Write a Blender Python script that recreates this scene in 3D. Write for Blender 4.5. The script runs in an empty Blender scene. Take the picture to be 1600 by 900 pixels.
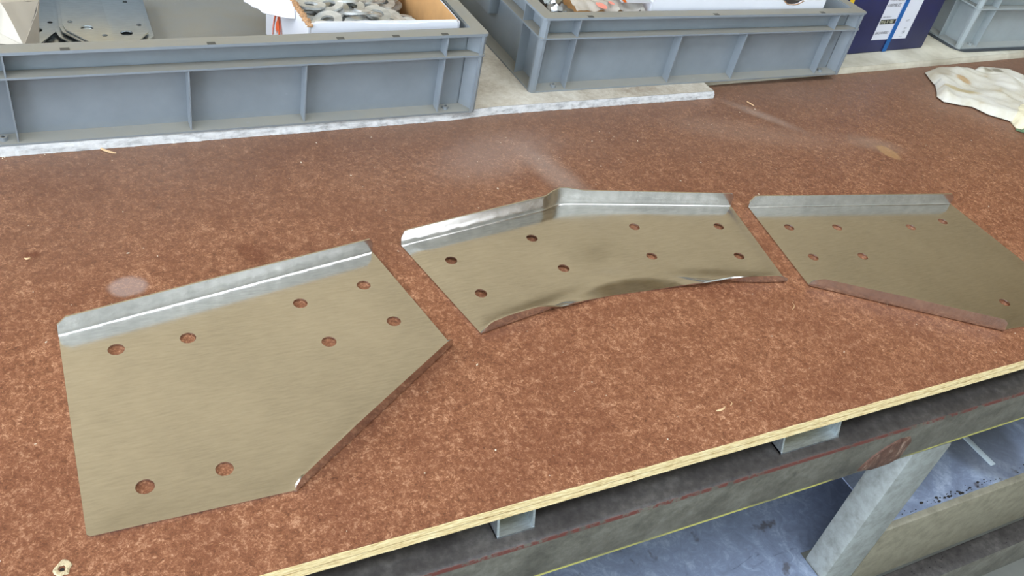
import bpy, bmesh, math, random
from mathutils import Vector, Matrix, noise
from mathutils.geometry import delaunay_2d_cdt
random.seed(7)
S = bpy.context.scene
COL = S.collection
PI = math.pi

# ------------------------------------------------------------------ camera
cam_d = bpy.data.cameras.new('camera')
cam = bpy.data.objects.new('camera', cam_d); COL.objects.link(cam)
cam_d.sensor_width = 36; cam_d.lens = 36*1367.48/1600
cam_d.clip_start = 0.02; cam_d.clip_end = 200
r_, u_, f_ = (0.89077, -0.4174, 0.17973), (0.14389, 0.6342, 0.75966), (0.43107, 0.65083, -0.62498)
M = Matrix(((r_[0], u_[0], -f_[0], 0), (r_[1], u_[1], -f_[1], 0), (r_[2], u_[2], -f_[2], .58428), (0, 0, 0, 1)))
cam.matrix_world = M
S.camera = cam

# ------------------------------------------------------------------ sky
W = bpy.data.worlds.new('overcast_sky'); S.world = W; W.use_nodes = True
wn = W.node_tree.nodes; wb = wn['Background']
wb.inputs['Color'].default_value = (0.80, 0.89, 1.0, 1)
wb.inputs['Strength'].default_value = 9.0

# ------------------------------------------------------------------ view
vs = S.view_settings
vs.view_transform = 'Standard'; vs.look = 'None'; vs.gamma = 1; vs.use_curve_mapping = False
vs.exposure = -0.08
S.cycles.max_bounces = 8; S.cycles.diffuse_bounces = 5; S.cycles.glossy_bounces = 5
S.cycles.caustics_reflective = True

def portal(name, loc, rot, sx, sy):
    d = bpy.data.lights.new(name, 'AREA'); d.shape = 'RECTANGLE'; d.size = sx; d.size_y = sy
    d.cycles.is_portal = True
    o = bpy.data.objects.new(name, d); COL.objects.link(o); o.location = loc; o.rotation_euler = rot
portal('daylight_portal_left', (-2.6, -.2, 1.0), (0, -PI/2, 0), 3.7, 3.6)
portal('daylight_portal_roof', (.9, -1.05, 4.25), (0, 0, 0), 5.0, 1.5)  # guides sky light through the added roof opening

# ------------------------------------------------------------------ materials
def lin(c):
    c = c/255
    return c/12.92 if c <= .04045 else ((c+.055)/1.055)**2.4
def rgb(r, g, b): return (lin(r), lin(g), lin(b), 1)

class NT:
    def __init__(s, name):
        s.m = bpy.data.materials.new(name); s.m.use_nodes = True
        s.t = s.m.node_tree; s.n = s.t.nodes; s.l = s.t.links
        s.b = s.n['Principled BSDF']
        s.tc = s.n.new('ShaderNodeTexCoord')
        s.co = s.tc.outputs['Object']
    def map(s, scale=(1, 1, 1), rot=(0, 0, 0), src=None):
        m = s.n.new('ShaderNodeMapping'); m.inputs['Scale'].default_value = scale; m.inputs['Rotation'].default_value = rot
        s.l.new(src or s.co, m.inputs['Vector']); return m.outputs[0]
    def noise(s, scale, detail=3, rough=.55, src=None, dist=0):
        n = s.n.new('ShaderNodeTexNoise'); n.inputs['Scale'].default_value = scale
        n.inputs['Detail'].default_value = detail; n.inputs['Roughness'].default_value = rough; n.inputs['Distortion'].default_value = dist
        s.l.new(src or s.co, n.inputs['Vector']); return n.outputs['Fac']
    def ramp(s, fac, stops, interp='LINEAR'):
        r = s.n.new('ShaderNodeValToRGB'); e = r.color_ramp.elements; r.color_ramp.interpolation = interp
        while len(e) < len(stops): e.new(.5)
        for i, (p, c) in enumerate(stops):
            e[i].position = p; e[i].color = c if len(c) == 4 else (*c, 1)
        s.l.new(fac, r.inputs[0]); return r.outputs[0]
    def mix(s, fac, a, b, mode='MIX'):
        m = s.n.new('ShaderNodeMix'); m.data_type = 'RGBA'; m.blend_type = mode
        for v, i in ((fac, 0), (a, 6), (b, 7)):
            if isinstance(v, (int, float)): m.inputs[i].default_value = v
            elif isinstance(v, tuple): m.inputs[i].default_value = v
            else: s.l.new(v, m.inputs[i])
        return m.outputs[2]
    def math(s, op, a, b=None, c=None, clamp=False):
        m = s.n.new('ShaderNodeMath'); m.operation = op; m.use_clamp = clamp
        for i, v in enumerate((a, b, c)):
            if v is None: continue
            if isinstance(v, (int, float)): m.inputs[i].default_value = v
            else: s.l.new(v, m.inputs[i])
        return m.outputs[0]
    def sep(s, src=None):
        x = s.n.new('ShaderNodeSeparateXYZ'); s.l.new(src or s.co, x.inputs[0]); return x.outputs
    def set(s, **k):
        for key, v in k.items():
            i = s.b.inputs[{'color': 'Base Color', 'rough': 'Roughness', 'metal': 'Metallic', 'spec': 'Specular IOR Level',
                            'trans': 'Transmission Weight', 'alpha': 'Alpha', 'coat': 'Coat Weight', 'coatr': 'Coat Roughness',
                            'aniso': 'Anisotropic'}[key]]
            if isinstance(v, (int, float, tuple)): i.default_value = v
            else: s.l.new(v, i)
        return s
    def bump(s, h, strength=.3, dist=.001):
        b = s.n.new('ShaderNodeBump'); b.inputs['Strength'].default_value = strength; b.inputs['Distance'].default_value = dist
        s.l.new(h, b.inputs['Height']); s.l.new(b.outputs[0], s.b.inputs['Normal']); return s
    def spot(s, x, y, rx, ry, ang=0, soft=.35, wob=0):
        """soft elliptical stain mask in object xy"""
        src = s.co
        m = s.n.new('ShaderNodeMapping'); m.vector_type = 'POINT'
        ca, sa = math.cos(-ang), math.sin(-ang)
        m.inputs['Location'].default_value = (-(ca*x - sa*y)/rx, -(sa*x + ca*y)/ry, 0)
        m.inputs['Rotation'].default_value = (0, 0, -ang)
        m.inputs['Scale'].default_value = (1, 1, 1)
        # point mapping: scale, rotate, translate -> scale after via second mapping
        m.inputs['Location'].default_value = (-(ca*x - sa*y), -(sa*x + ca*y), 0)
        s.l.new(src, m.inputs['Vector'])
        m2 = s.n.new('ShaderNodeMapping'); m2.inputs['Scale'].default_value = (1/rx, 1/ry, 0)
        s.l.new(m.outputs[0], m2.inputs['Vector'])
        v = s.n.new('ShaderNodeVectorMath'); v.operation = 'LENGTH'; s.l.new(m2.outputs[0], v.inputs[0])
        d = v.outputs['Value']
        if wob: d = s.math('ADD', d, s.math('MULTIPLY', s.math('SUBTRACT', s.noise(60, 4), .5), wob))
        mr = s.n.new('ShaderNodeMapRange'); mr.interpolation_type = 'SMOOTHSTEP'
        mr.inputs['From Min'].default_value = 1+soft; mr.inputs['From Max'].default_value = 1-soft
        s.l.new(d, mr.inputs['Value']); return mr.outputs[0]

MAT = {}
def plain(name, c, rough=.6, metal=0, spec=.5, nz=0, scale=40):
    t = NT(name)
    if nz:
        f = t.noise(scale, 4)
        t.set(color=t.ramp(f, [(.3, tuple(v*(1-nz) for v in c[:3])), (.7, tuple(min(1, v*(1+nz)) for v in c[:3]))]))
    else: t.set(color=c)
    t.set(rough=rough, metal=metal, spec=spec); MAT[name] = t.m; return t

# worktop film: brown mottled fibre board
t = NT('brown_fibreboard'); MAT['film'] = t.m
st = t.map((1, 1, 1))
a = t.noise(210, 5, .75, dist=.8); b = t.noise(760, 3, .7, dist=.8); c = t.noise(14, 3, .6); d = t.noise(3.2, 3, .55)
mixn = t.math('ADD', t.math('ADD', t.math('MULTIPLY', a, .5), t.math('MULTIPLY', b, .35)), t.math('MULTIPLY', t.noise(70, 3, .6), .15))
col = t.ramp(mixn, [(.36, rgb(78, 41, 24)), (.45, rgb(112, 67, 43)), (.53, rgb(140, 90, 62)), (.63, rgb(202, 154, 120))])
col = t.mix(t.math('MULTIPLY', t.ramp(c, [(.42, (0, 0, 0)), (.62, (1, 1, 1))]), .28), col, rgb(96, 48, 28))
# greyish sheen further back, painted into the colour along with rubbed dust
xyz = t.sep()
back = t.math('MULTIPLY', t.math('SUBTRACT', xyz[1], .66), 3.0, clamp=True)
col = t.mix(t.math('MULTIPLY', t.math('MULTIPLY', t.math('SUBTRACT', xyz[1], .62), 2.6, clamp=True), .55), col, rgb(100, 78, 63))
sheen_dust = t.math('MULTIPLY', t.ramp(d, [(.4, (.25, .25, .25)), (.62, (1, 1, 1))]), back)
sheen_dust = t.math('ADD', t.math('MULTIPLY', sheen_dust, .26), .03)
sheen_dust = t.math('MULTIPLY', sheen_dust, t.ramp(t.noise(160, 4, .7), [(.3, (.45,)*3), (.6, (1,)*3)]))
col = t.mix(sheen_dust, col, rgb(146, 126, 112))
for (x, y, rx, ry, an, so, am, cc) in ((.0336, .6942, .017, .014, 0, .22, .40, (176, 160, 154)), (.5, .86, .08, .04, .3, .8, .22, (176, 160, 152)),
        (.56, .80, .02, .06, .2, .8, .28, (176, 162, 152)), (.93, .86, .12, .028, -.35, .8, .14, (176, 154, 138)), (1.13, .80, .04, .02, -.5, .7, .25, (170, 150, 132)),
        (1.1367, .7742, .013, .021, .15, .2, .6, (166, 130, 88)), (.985, .905, .05, .010, -.9, .8, .28, (180, 164, 150)),
        (-.0441, .76, .007, .005, 0, .5, .6, (84, 38, 20)), (.155, .72, .012, .02, .3, .5, .5, (84, 38, 20))):
    col = t.mix(t.math('MULTIPLY', t.spot(x, y, rx, ry, an, so, .5), am), col, rgb(*cc))
# fine pale fibres
fib = t.noise(900, 2, .5, src=t.map((1, .25, 1), (0, 0, .6)))
fib2 = t.noise(900, 2, .5, src=t.map((.25, 1, 1), (0, 0, .9)))
fm = t.math('MULTIPLY', t.ramp(t.math('MAXIMUM', fib, fib2), [(.68, (0, 0, 0)), (.76, (1, 1, 1))]), .45)
col = t.mix(fm, col, rgb(214, 164, 122))
t.set(color=col, rough=t.ramp(a, [(.3, (.42,)*3), (.7, (.58,)*3)]), spec=.42).bump(mixn, .25, .0006)

# sawn edge of ply
t = NT('pale_sawn_edge'); MAT['ply'] = t.m
f = t.noise(220, 4, .7, src=t.map((.35, 1, 2.2)))
t.set(color=t.ramp(f, [(.3, rgb(186, 154, 104)), (.5, rgb(226, 202, 152)), (.72, rgb(244, 228, 186))]), rough=.8, spec=.2).bump(f, .5, .001)
plain('dark_glue_seam', rgb(98, 72, 44), .9, nz=.4, scale=300); MAT['seam'] = MAT['dark_glue_seam']

# galvanised / cold rolled sheet
def sheet(name, tint, rough, seed=0, vary=.12):
    t = NT(name)
    br = t.noise(60, 5, .7, src=t.map((1, 7, 1), (0, 0, .1+seed)))
    cl = t.noise(9, 4, .6, src=t.map((1, 1, 1), (0, 0, seed)))
    sp = t.noise(700, 2, .5)
    m1 = t.math('ADD', t.math('MULTIPLY', br, .55), t.math('MULTIPLY', cl, .45))
    lo = tuple(v*(1-vary) for v in tint); hi = tuple(min(1, v*(1+vary)) for v in tint)
    col = t.ramp(m1, [(.36, lo), (.62, hi)])
    t.set(color=col, metal=1.0, rough=t.math('ADD', t.math('MULTIPLY', m1, .16), rough-.08))
    t.bump(t.math('ADD', t.math('MULTIPLY', br, .6), t.math('MULTIPLY', sp, .4)), .05, .0004)
    MAT[name] = t.m
sheet('dull_zinc_sheet', (.62, .60, .575), .19)
sheet('bright_zinc_sheet', (.68, .71, .72), .30, 1.1)
sheet('purlin_zinc', (.66, .72, .76), .42, .4, .3)

# washers
plain('washer_zinc', (.56, .57, .56, 1), .5, .6, nz=.25, scale=90); MAT['washer'] = MAT['washer_zinc']
plain('bolt_zinc', (.42, .43, .43, 1), .42, 1, nz=.2, scale=90); MAT['bolt'] = MAT['bolt_zinc']

# grey plastic of crates with brown dust on everything that faces up
def crate_mat(name, c, dustc, amt=.85):
    t = NT(name)
    g = t.n.new('ShaderNodeNewGeometry'); nz_ = t.sep(g.outputs['True Normal'])[2]
    up = t.math('MULTIPLY', t.math('SUBTRACT', nz_, .5), 2, clamp=True)
    n1 = t.noise(25, 4, .6); n2 = t.noise(180, 3, .6)
    up = t.math('MULTIPLY', up, t.ramp(n1, [(.25, (.7,)*3), (.6, (1,)*3)]))
    base = t.ramp(n1, [(.3, tuple(v*.93 for v in c[:3])), (.7, tuple(v*1.06 for v in c[:3]))])
    # dirt crept up from the foot of the panels
    z = t.sep()[2]
    low = t.math('MULTIPLY', t.math('SUBTRACT', .016, z), 60, clamp=True)
    low = t.math('MULTIPLY', low, t.math('MULTIPLY', n2, .8))
    f = t.math('MAXIMUM', t.math('MULTIPLY', up, amt), t.math('MULTIPLY', low, .7))
    scr = t.math('MULTIPLY', t.ramp(t.noise(70, 4, .7, dist=1), [(.66, (0, 0, 0)), (.72, (1, 1, 1))]), .12)
    t.set(color=t.mix(scr, t.mix(f, base, dustc), rgb(170, 178, 186)), rough=t.math('ADD', t.math('MULTIPLY', f, .3), .42), spec=.4)
    t.bump(n2, .08, .0005)
    MAT[name] = t.m
crate_mat('grey_crate_plastic', rgb(126, 134, 141), rgb(136, 130, 116))
crate_mat('light_grey_crate_plastic', rgb(150, 158, 160), rgb(140, 136, 124), .6)

# white board under the crates
t = NT('white_board_face'); MAT['board'] = t.m
n1 = t.noise(7, 4, .6); n2 = t.noise(120, 4, .7)
col = t.ramp(t.math('ADD', t.math('MULTIPLY', n1, .7), t.math('MULTIPLY', n2, .3)), [(.36, rgb(150, 136, 118)), (.52, rgb(192, 182, 166)), (.66, rgb(216, 210, 198))])
t.set(color=col, rough=.6, spec=.3)
t = NT('white_board_edge'); MAT['bedge'] = t.m
n2 = t.noise(140, 4, .7, src=t.map((.4, 1, 1)))
t.set(color=t.ramp(n2, [(.3, rgb(160, 160, 160)), (.5, rgb(204, 204, 204)), (.7, rgb(222, 221, 219))]), rough=.7, spec=.3).bump(n2, .5, .0015)
t = NT('cream_board_face'); MAT['board2'] = t.m
n1 = t.noise(11, 4, .6)
t.set(color=t.ramp(n1, [(.35, rgb(178, 170, 150)), (.6, rgb(214, 208, 190))]), rough=.55, spec=.35)

# bench steel
t = NT('grey_painted_steel'); MAT['steel'] = t.m
n1 = t.noise(12, 5, .65); n2 = t.noise(90, 4, .7); n3 = t.noise(26, 3, .6, src=t.map((.3, 1, 1)))
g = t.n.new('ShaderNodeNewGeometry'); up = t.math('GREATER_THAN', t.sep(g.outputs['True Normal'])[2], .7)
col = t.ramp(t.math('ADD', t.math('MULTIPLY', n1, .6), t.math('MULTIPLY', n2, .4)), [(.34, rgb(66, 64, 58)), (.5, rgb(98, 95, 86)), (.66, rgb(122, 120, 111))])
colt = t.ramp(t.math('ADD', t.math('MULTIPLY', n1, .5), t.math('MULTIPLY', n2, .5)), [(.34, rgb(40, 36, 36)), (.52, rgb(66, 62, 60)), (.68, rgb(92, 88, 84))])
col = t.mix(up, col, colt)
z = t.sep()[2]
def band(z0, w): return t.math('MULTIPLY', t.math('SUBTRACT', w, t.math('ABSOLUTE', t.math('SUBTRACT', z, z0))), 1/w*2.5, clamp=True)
col = t.mix(t.math('MULTIPLY', band(-.0462, .0022), t.ramp(n2, [(.40, (0,)*3), (.52, (1,)*3)])), col, rgb(98, 52, 46))
col = t.mix(t.math('MULTIPLY', band(-.1040, .0034), t.ramp(n3, [(.44, (0,)*3), (.54, (1,)*3)])), col, rgb(206, 200, 106))  # broken yellow line along the bottom edge of the beam
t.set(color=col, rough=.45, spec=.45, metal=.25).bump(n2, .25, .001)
t = NT('pale_grey_painted_leg'); MAT['leg'] = t.m
n2 = t.noise(60, 4, .7)
t.set(color=t.ramp(n2, [(.3, rgb(120, 122, 118)), (.6, rgb(146, 150, 148))]), rough=.5, metal=.25).bump(n2, .15, .001)
t = NT('olive_grey_rail'); MAT['rail'] = t.m
n2 = t.noise(50, 4, .7)
t.set(color=t.ramp(n2, [(.3, rgb(108, 102, 86)), (.6, rgb(132, 126, 108))]), rough=.5, metal=.2).bump(n2, .15, .001)
t = NT('rusty_weld'); MAT['weld'] = t.m
n2 = t.noise(120, 4, .7, src=t.map((1, 1, .4), (0, .7, 0)))
t.set(color=t.ramp(n2, [(.3, rgb(66, 42, 36)), (.55, rgb(104, 74, 62)), (.7, rgb(166, 144, 128))]), rough=.5, metal=.3).bump(n2, .6, .001)
t = NT('blue_grey_shelf_sheet'); MAT['shelf'] = t.m
n1 = t.noise(7, 4, .7, dist=1.5); n2 = t.noise(42, 5, .8, dist=2)
f = t.math('ADD', t.math('MULTIPLY', n1, .55), t.math('MULTIPLY', n2, .45))
col = t.ramp(f, [(.36, rgb(128, 138, 160)), (.5, rgb(146, 158, 184)), (.62, rgb(182, 194, 214))])
col = t.mix(t.math('MULTIPLY', t.ramp(t.noise(30, 5, .6, src=t.map((.25, 1.6, 1), (0, 0, .5)), dist=1.2), [(.68, (0,)*3), (.70, (1,)*3), (.72, (0,)*3)]), .5), col, rgb(70, 76, 92))
col = t.mix(t.math('MULTIPLY', t.ramp(t.noise(26, 3, .6), [(.66, (0,)*3), (.72, (1,)*3)]), .7), col, rgb(88, 80, 78))
col = t.mix(t.math('MULTIPLY', t.spot(1.15, .46, .07, .12, .1, .15), .6), col, rgb(92, 94, 100))
t.set(color=col, rough=t.ramp(f, [(.3, (.3,)*3), (.6, (.5,)*3)]), metal=.35)
plain('pale_blue_sheet', rgb(176, 190, 218), .35, nz=.12, scale=9)
plain('light_strip', rgb(170, 180, 186), .5); 
# floor, walls
plain('concrete_floor', rgb(126, 126, 120), .7, nz=.15, scale=6)
plain('tan_wall_paint', rgb(190, 170, 136), .8, nz=.06, scale=2)
plain('pale_wall_paint', rgb(236, 244, 244), .8, nz=.04, scale=2)
plain('tan_ceiling_boards', rgb(200, 178, 138), .8, nz=.08, scale=2)
plain('dark_purlin', rgb(120, 104, 82), .7)
# paper, carton
plain('white_carton', rgb(214, 214, 220), .55, nz=.03, scale=20)
plain('kraft_carton', rgb(186, 142, 92), .8, nz=.08, scale=50)
plain('torn_corrugation', rgb(166, 128, 92), .9, nz=.4, scale=400)
plain('white_paper', rgb(206, 198, 186), .7, nz=.03, scale=15)
plain('orange_print', rgb(226, 96, 48), .6, nz=.1, scale=200)
plain('pink_print', rgb(222, 140, 124), .6)
plain('orange_tape', rgb(232, 118, 20), .5)
plain('blue_carton', rgb(28, 34, 82), .5, nz=.2, scale=22)
plain('yellow_print', rgb(230, 190, 40), .5)
plain('label_paper', rgb(214, 216, 226), .5)
plain('black_print', rgb(30, 32, 36), .6)
plain('grey_print', rgb(92, 92, 100), .6)
plain('pale_print', rgb(222, 222, 190), .6)
plain('blue_strap', rgb(44, 128, 208), .4)
plain('slot_dark', rgb(74, 72, 66), .8)
plain('dark_hole', rgb(34, 30, 28), .9)
plain('white_crumb', rgb(206, 190, 168), .8)
plain('kraft_pale', rgb(190, 172, 138), .9, nz=.2, scale=500)
plain('wood_shaving', rgb(206, 170, 128), .8)
plain('dark_layer', rgb(58, 62, 66), .6)
t = NT('clear_plastic_film'); MAT['film_bag'] = t.m
t.set(color=rgb(200, 194, 184), rough=.22, alpha=.55, spec=.8)
t = NT('smoky_plastic_film'); MAT['brown_bag'] = t.m
t.set(color=t.ramp(t.noise(60, 4, .7), [(.4, rgb(150, 136, 118)), (.6, rgb(214, 204, 190))]), rough=.2, alpha=.85, spec=.8)
t = NT('stained_white_cloth'); MAT['cloth'] = t.m
n1 = t.noise(22, 4, .6); n2 = t.noise(900, 2, .5)
col = t.ramp(n1, [(.4, rgb(204, 200, 190)), (.62, rgb(194, 188, 172)), (.76, rgb(172, 154, 122))])
for (x, y, rx, ry, an, am, cc) in ((1.505, .955, .016, .013, 0, .8, (180, 146, 100)), (1.455, .918, .035, .008, -.5, .8, (168, 150, 108)), (1.475, .985, .03, .018, .3, .7, (160, 148, 126)),
        (1.425, .958, .015, .004, 0, .9, (110, 116, 116)), (1.628, .978, .012, .01, 0, .75, (112, 104, 84)), (1.606, .982, .01, .008, 0, .7, (124, 114, 92))):
    col = t.mix(t.math('MULTIPLY', t.spot(x, y, rx, ry, an, .4, .6), am), col, rgb(*cc))
t.set(color=col, rough=.95, spec=.1).bump(n2, .3, .001)
plain('cream_cloth', rgb(218, 210, 180), .95, nz=.12, scale=50)
plain('green_stitching', rgb(96, 120, 90), .9)

# ------------------------------------------------------------------ helpers
def mesh_obj(name, verts, faces, mat, parent=None, smooth=None, mats=None, fmat=None):
    me = bpy.data.meshes.new(name); me.from_pydata([tuple(v) for v in verts], [], faces); me.update()
    o = bpy.data.objects.new(name, me); COL.objects.link(o)
    for m in (mats or [mat]): me.materials.append(MAT[m])
    if fmat:
        for p, k in zip(me.polygons, fmat): p.material_index = k
    if smooth is not None:
        me.polygons.foreach_set('use_smooth', [True]*len(me.polygons)); me.set_sharp_from_angle(angle=math.radians(smooth))
    if parent: o.parent = parent
    return o
def bm_obj(name, bm, mat, parent=None, smooth=None):
    bmesh.ops.recalc_face_normals(bm, faces=bm.faces)
    me = bpy.data.meshes.new(name); bm.to_mesh(me); bm.free()
    o = bpy.data.objects.new(name, me); COL.objects.link(o); me.materials.append(MAT[mat])
    if smooth is not None:
        me.polygons.foreach_set('use_smooth', [True]*len(me.polygons)); me.set_sharp_from_angle(angle=math.radians(smooth))
    if parent: o.parent = parent
    return o
def box(bm, x0, x1, y0, y1, z0, z1, bev=0):
    r = bmesh.ops.create_cube(bm, size=1)
    for v in r['verts']:
        v.co = Vector((x0+(v.co.x+.5)*(x1-x0), y0+(v.co.y+.5)*(y1-y0), z0+(v.co.z+.5)*(z1-z0)))
    if bev:
        es = list({e for v in r['verts'] for e in v.link_edges})
        bmesh.ops.bevel(bm, geom=es, offset=bev, segments=2, affect='EDGES', profile=.5)
def boxobj(name, x0, x1, y0, y1, z0, z1, mat, parent=None, bev=0):
    bm = bmesh.new(); box(bm, x0, x1, y0, y1, z0, z1, bev); return bm_obj(name, bm, mat, parent, 40 if bev else None)
def prism(bm, pts, z0, z1):
    lo = [bm.verts.new((x, y, z0)) for x, y in pts]; hi = [bm.verts.new((x, y, z1)) for x, y in pts]
    n = len(pts); bm.faces.new(lo[::-1]); bm.faces.new(hi)
    for i in range(n): bm.faces.new((lo[i], lo[(i+1) % n], hi[(i+1) % n], hi[i]))
def prismobj(name, pts, z0, z1, mat, parent=None, smooth=None):
    bm = bmesh.new(); prism(bm, pts, z0, z1); return bm_obj(name, bm, mat, parent, smooth)
def rrect(x0, x1, y0, y1, r, n=4):
    p = []
    for cx, cy, a0 in ((x1-r, y1-r, 0), (x0+r, y1-r, PI/2), (x0+r, y0+r, PI), (x1-r, y0+r, 1.5*PI)):
        for i in range(n+1):
            a = a0+PI/2*i/n; p.append((cx+r*math.cos(a), cy+r*math.sin(a)))
    return p
def ring(bm, out, inn, z0, z1, z0i=None, z1i=None):
    n = len(out); z0i = z0 if z0i is None else z0i; z1i = z1 if z1i is None else z1i
    a = [bm.verts.new((x, y, z0)) for x, y in out]; b = [bm.verts.new((x, y, z1)) for x, y in out]
    c = [bm.verts.new((x, y, z0i)) for x, y in inn]; d = [bm.verts.new((x, y, z1i)) for x, y in inn]
    for i in range(n):
        j = (i+1) % n
        bm.faces.new((a[i], a[j], b[j], b[i])); bm.faces.new((b[i], b[j], d[j], d[i]))
        bm.faces.new((d[i], d[j], c[j], c[i])); bm.faces.new((c[i], c[j], a[j], a[i]))
def tag(o, label=None, cat=None, group=None, kind=None):
    for k, v in (('label', label), ('category', cat), ('group', group), ('kind', kind)):
        if v: o[k] = v
    return o
def empty(name, loc, rz=0):
    o = bpy.data.objects.new(name, None); COL.objects.link(o); o.location = loc; o.rotation_euler = (0, 0, rz); o.empty_display_size = .05; return o
def local(parent, p): return parent.matrix_basis.inverted() @ Vector(p)

# ------------------------------------------------------------------ setting: workshop shell
FZ = -.88
def struct(o): o['kind'] = 'structure'; return o
struct(boxobj('floor', -9, 7, -10, 2.3, FZ-.1, FZ, 'concrete_floor'))
struct(boxobj('wall_back', -2.7, 6.1, 2.2, 2.3, FZ, 4.2, 'tan_wall_paint'))
struct(boxobj('wall_right', 6, 6.1, -2.7, 2.2, FZ, 4.2, 'tan_wall_paint'))
# left wall with a wide open roller door, roof with a long opening added for light from above
wl = struct(boxobj('wall_left', -2.7, -2.6, 1.6, 2.2, FZ, 4.2, 'tan_wall_paint'))
boxobj('lintel', -2.7, -2.6, -2.6, 1.6, 2.8, 4.2, 'pale_wall_paint', wl)
boxobj('pier', -2.7, -2.6, -2.6, -2.0, FZ, 2.8, 'pale_wall_paint', wl)
wf = struct(boxobj('wall_front', -2.7, 6.1, -2.7, -2.6, FZ, 4.2, 'pale_wall_paint'))
cl = struct(boxobj('ceiling', -2.7, 6.1, -2.7, -1.8, 4.2, 4.3, 'pale_wall_paint'))
boxobj('roof_panel', -2.7, 6.1, -.3, 2.3, 4.2, 4.3, 'tan_ceiling_boards', cl)
boxobj('roof_panel', -2.7, -1.6, -1.8, -.3, 4.2, 4.3, 'tan_ceiling_boards', cl)
boxobj('roof_panel', 3.4, 6.1, -1.8, -.3, 4.2, 4.3, 'tan_ceiling_boards', cl)
for i in range(2): boxobj('rafter', -2.6, 6, .4+i*1.0, .5+i*1.0, 4.05, 4.2, 'dark_purlin', cl)

# ------------------------------------------------------------------ worktop
X0, X1, YF, YB = -1.0, 3.0, .355, 2.1
wt = empty('worktop', (0, 0, -.018))
tag(wt, 'brown mottled fibreboard worktop with pale layered sawn front edge', 'worktop')
def wpart(name, y0, y1, z0, z1, mat, jag=0, n=500):
    """slab whose front edge is slightly uneven"""
    vs_, fs = [], []
    for i in range(n+1):
        x = X0+(X1-X0)*i/n
        j = jag*(noise.noise(Vector((x*60, z0*900, 0)))+.6*noise.noise(Vector((x*260, z0*900, 3))))
        k = jag*(noise.noise(Vector((x*80, z1*900, 7)))+.5*noise.noise(Vector((x*300, z1*700, 3))))
        vs_ += [(x, y0+j, z0+k*.4+.018), (x, y0+k, z1+.018+(0 if z1 == 0 else j*.35)), (x, y1, z1+.018), (x, y1, z0+.018)]
        if i:
            a = (i-1)*4; b = i*4
            fs += [(a, b, b+1, a+1), (a+1, b+1, b+2, a+2), (a+2, b+2, b+3, a+3), (a+3, b+3, b, a)]
    fs += [(0, 1, 2, 3), (n*4+3, n*4+2, n*4+1, n*4)]
    return mesh_obj(name, vs_, fs, mat, wt)
# top face is drilled right through at one spot near the front left
HX, HY, HR = -.0444, .4020, .0030
wpart('surface_skin', YF+.0006, YB, -.0012, 0, 'film', .0005)
wpart('upper_layer', YF, YB, -.0086, -.0012, 'ply', .0004)
wpart('seam_layer', YF+.0018, YB, -.0106, -.0086, 'seam', .0006)
wpart('lower_layer', YF+.0004, YB, -.018, -.0106, 'ply', .0003)
# blind hole: shallow crater of splintered fibre with a dark pit
vs_, fs = [], []
NS = 26
for k, (rr, zz) in enumerate(((1.9, .0002), (1.45, .0011), (1.0, .0009), (.8, .0004))):
    for i in range(NS):
        a = 2*PI*i/NS; q = rr*HR*(1+.28*noise.noise(Vector((math.cos(a)*1.7, math.sin(a)*1.7, k*.35))))
        vs_.append((HX+q*math.cos(a)+(.0015 if k < 2 and a < PI else 0), HY+q*math.sin(a)+(.0012 if k < 2 and a < PI else 0), .018+zz+.0005*random.random()))
        if k: fs.append(((k-1)*NS+i, (k-1)*NS+(i+1) % NS, k*NS+(i+1) % NS, k*NS+i))
sh = mesh_obj('splintered_rim', vs_, fs, 'kraft_pale', wt)
vs_ = [(HX+.8*HR*math.cos(2*PI*i/16)*.62, HY-.0007+.8*HR*math.sin(2*PI*i/16)*.62, .0186) for i in range(16)]
mesh_obj('drill_hole', vs_, [tuple(range(16))], 'dark_hole', wt)

# crumbs: uncountable specks
bm = bmesh.new()
for i in range(420):
    x, y = random.uniform(-.25, 1.9), random.uniform(.37, 1.0)
    s = random.choice((.0003, .0003, .0004, .0007))*random.uniform(.7, 1.3)
    if random.random() < .08: x, y = random.uniform(.3, .8), random.uniform(.76, .9)
    q = bmesh.ops.create_icosphere(bm, subdivisions=1, radius=s)
    mt = Matrix.Translation((x, y, s*.5)) @ Matrix.Rotation(random.random()*PI, 4, 'Z') @ Matrix.Diagonal((random.uniform(.8, 2.5), 1, .6, 1))
    for v in q['verts']: v.co = mt @ v.co
for i in range(60):   # crumbled edge litter below the white board
    x = random.uniform(-.12, .93); y = .934+.045*min(1, (x+.1)/.65)-abs(random.gauss(0, .006))
    q = bmesh.ops.create_icosphere(bm, subdivisions=1, radius=random.uniform(.0004, .0012))
    for v in q['verts']: v.co += Vector((x, y, .0005))
tag(bm_obj('sawdust_crumbs', bm, 'white_crumb'), 'tiny pale sawdust crumbs scattered over the brown worktop', 'crumbs', kind='stuff')
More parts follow.
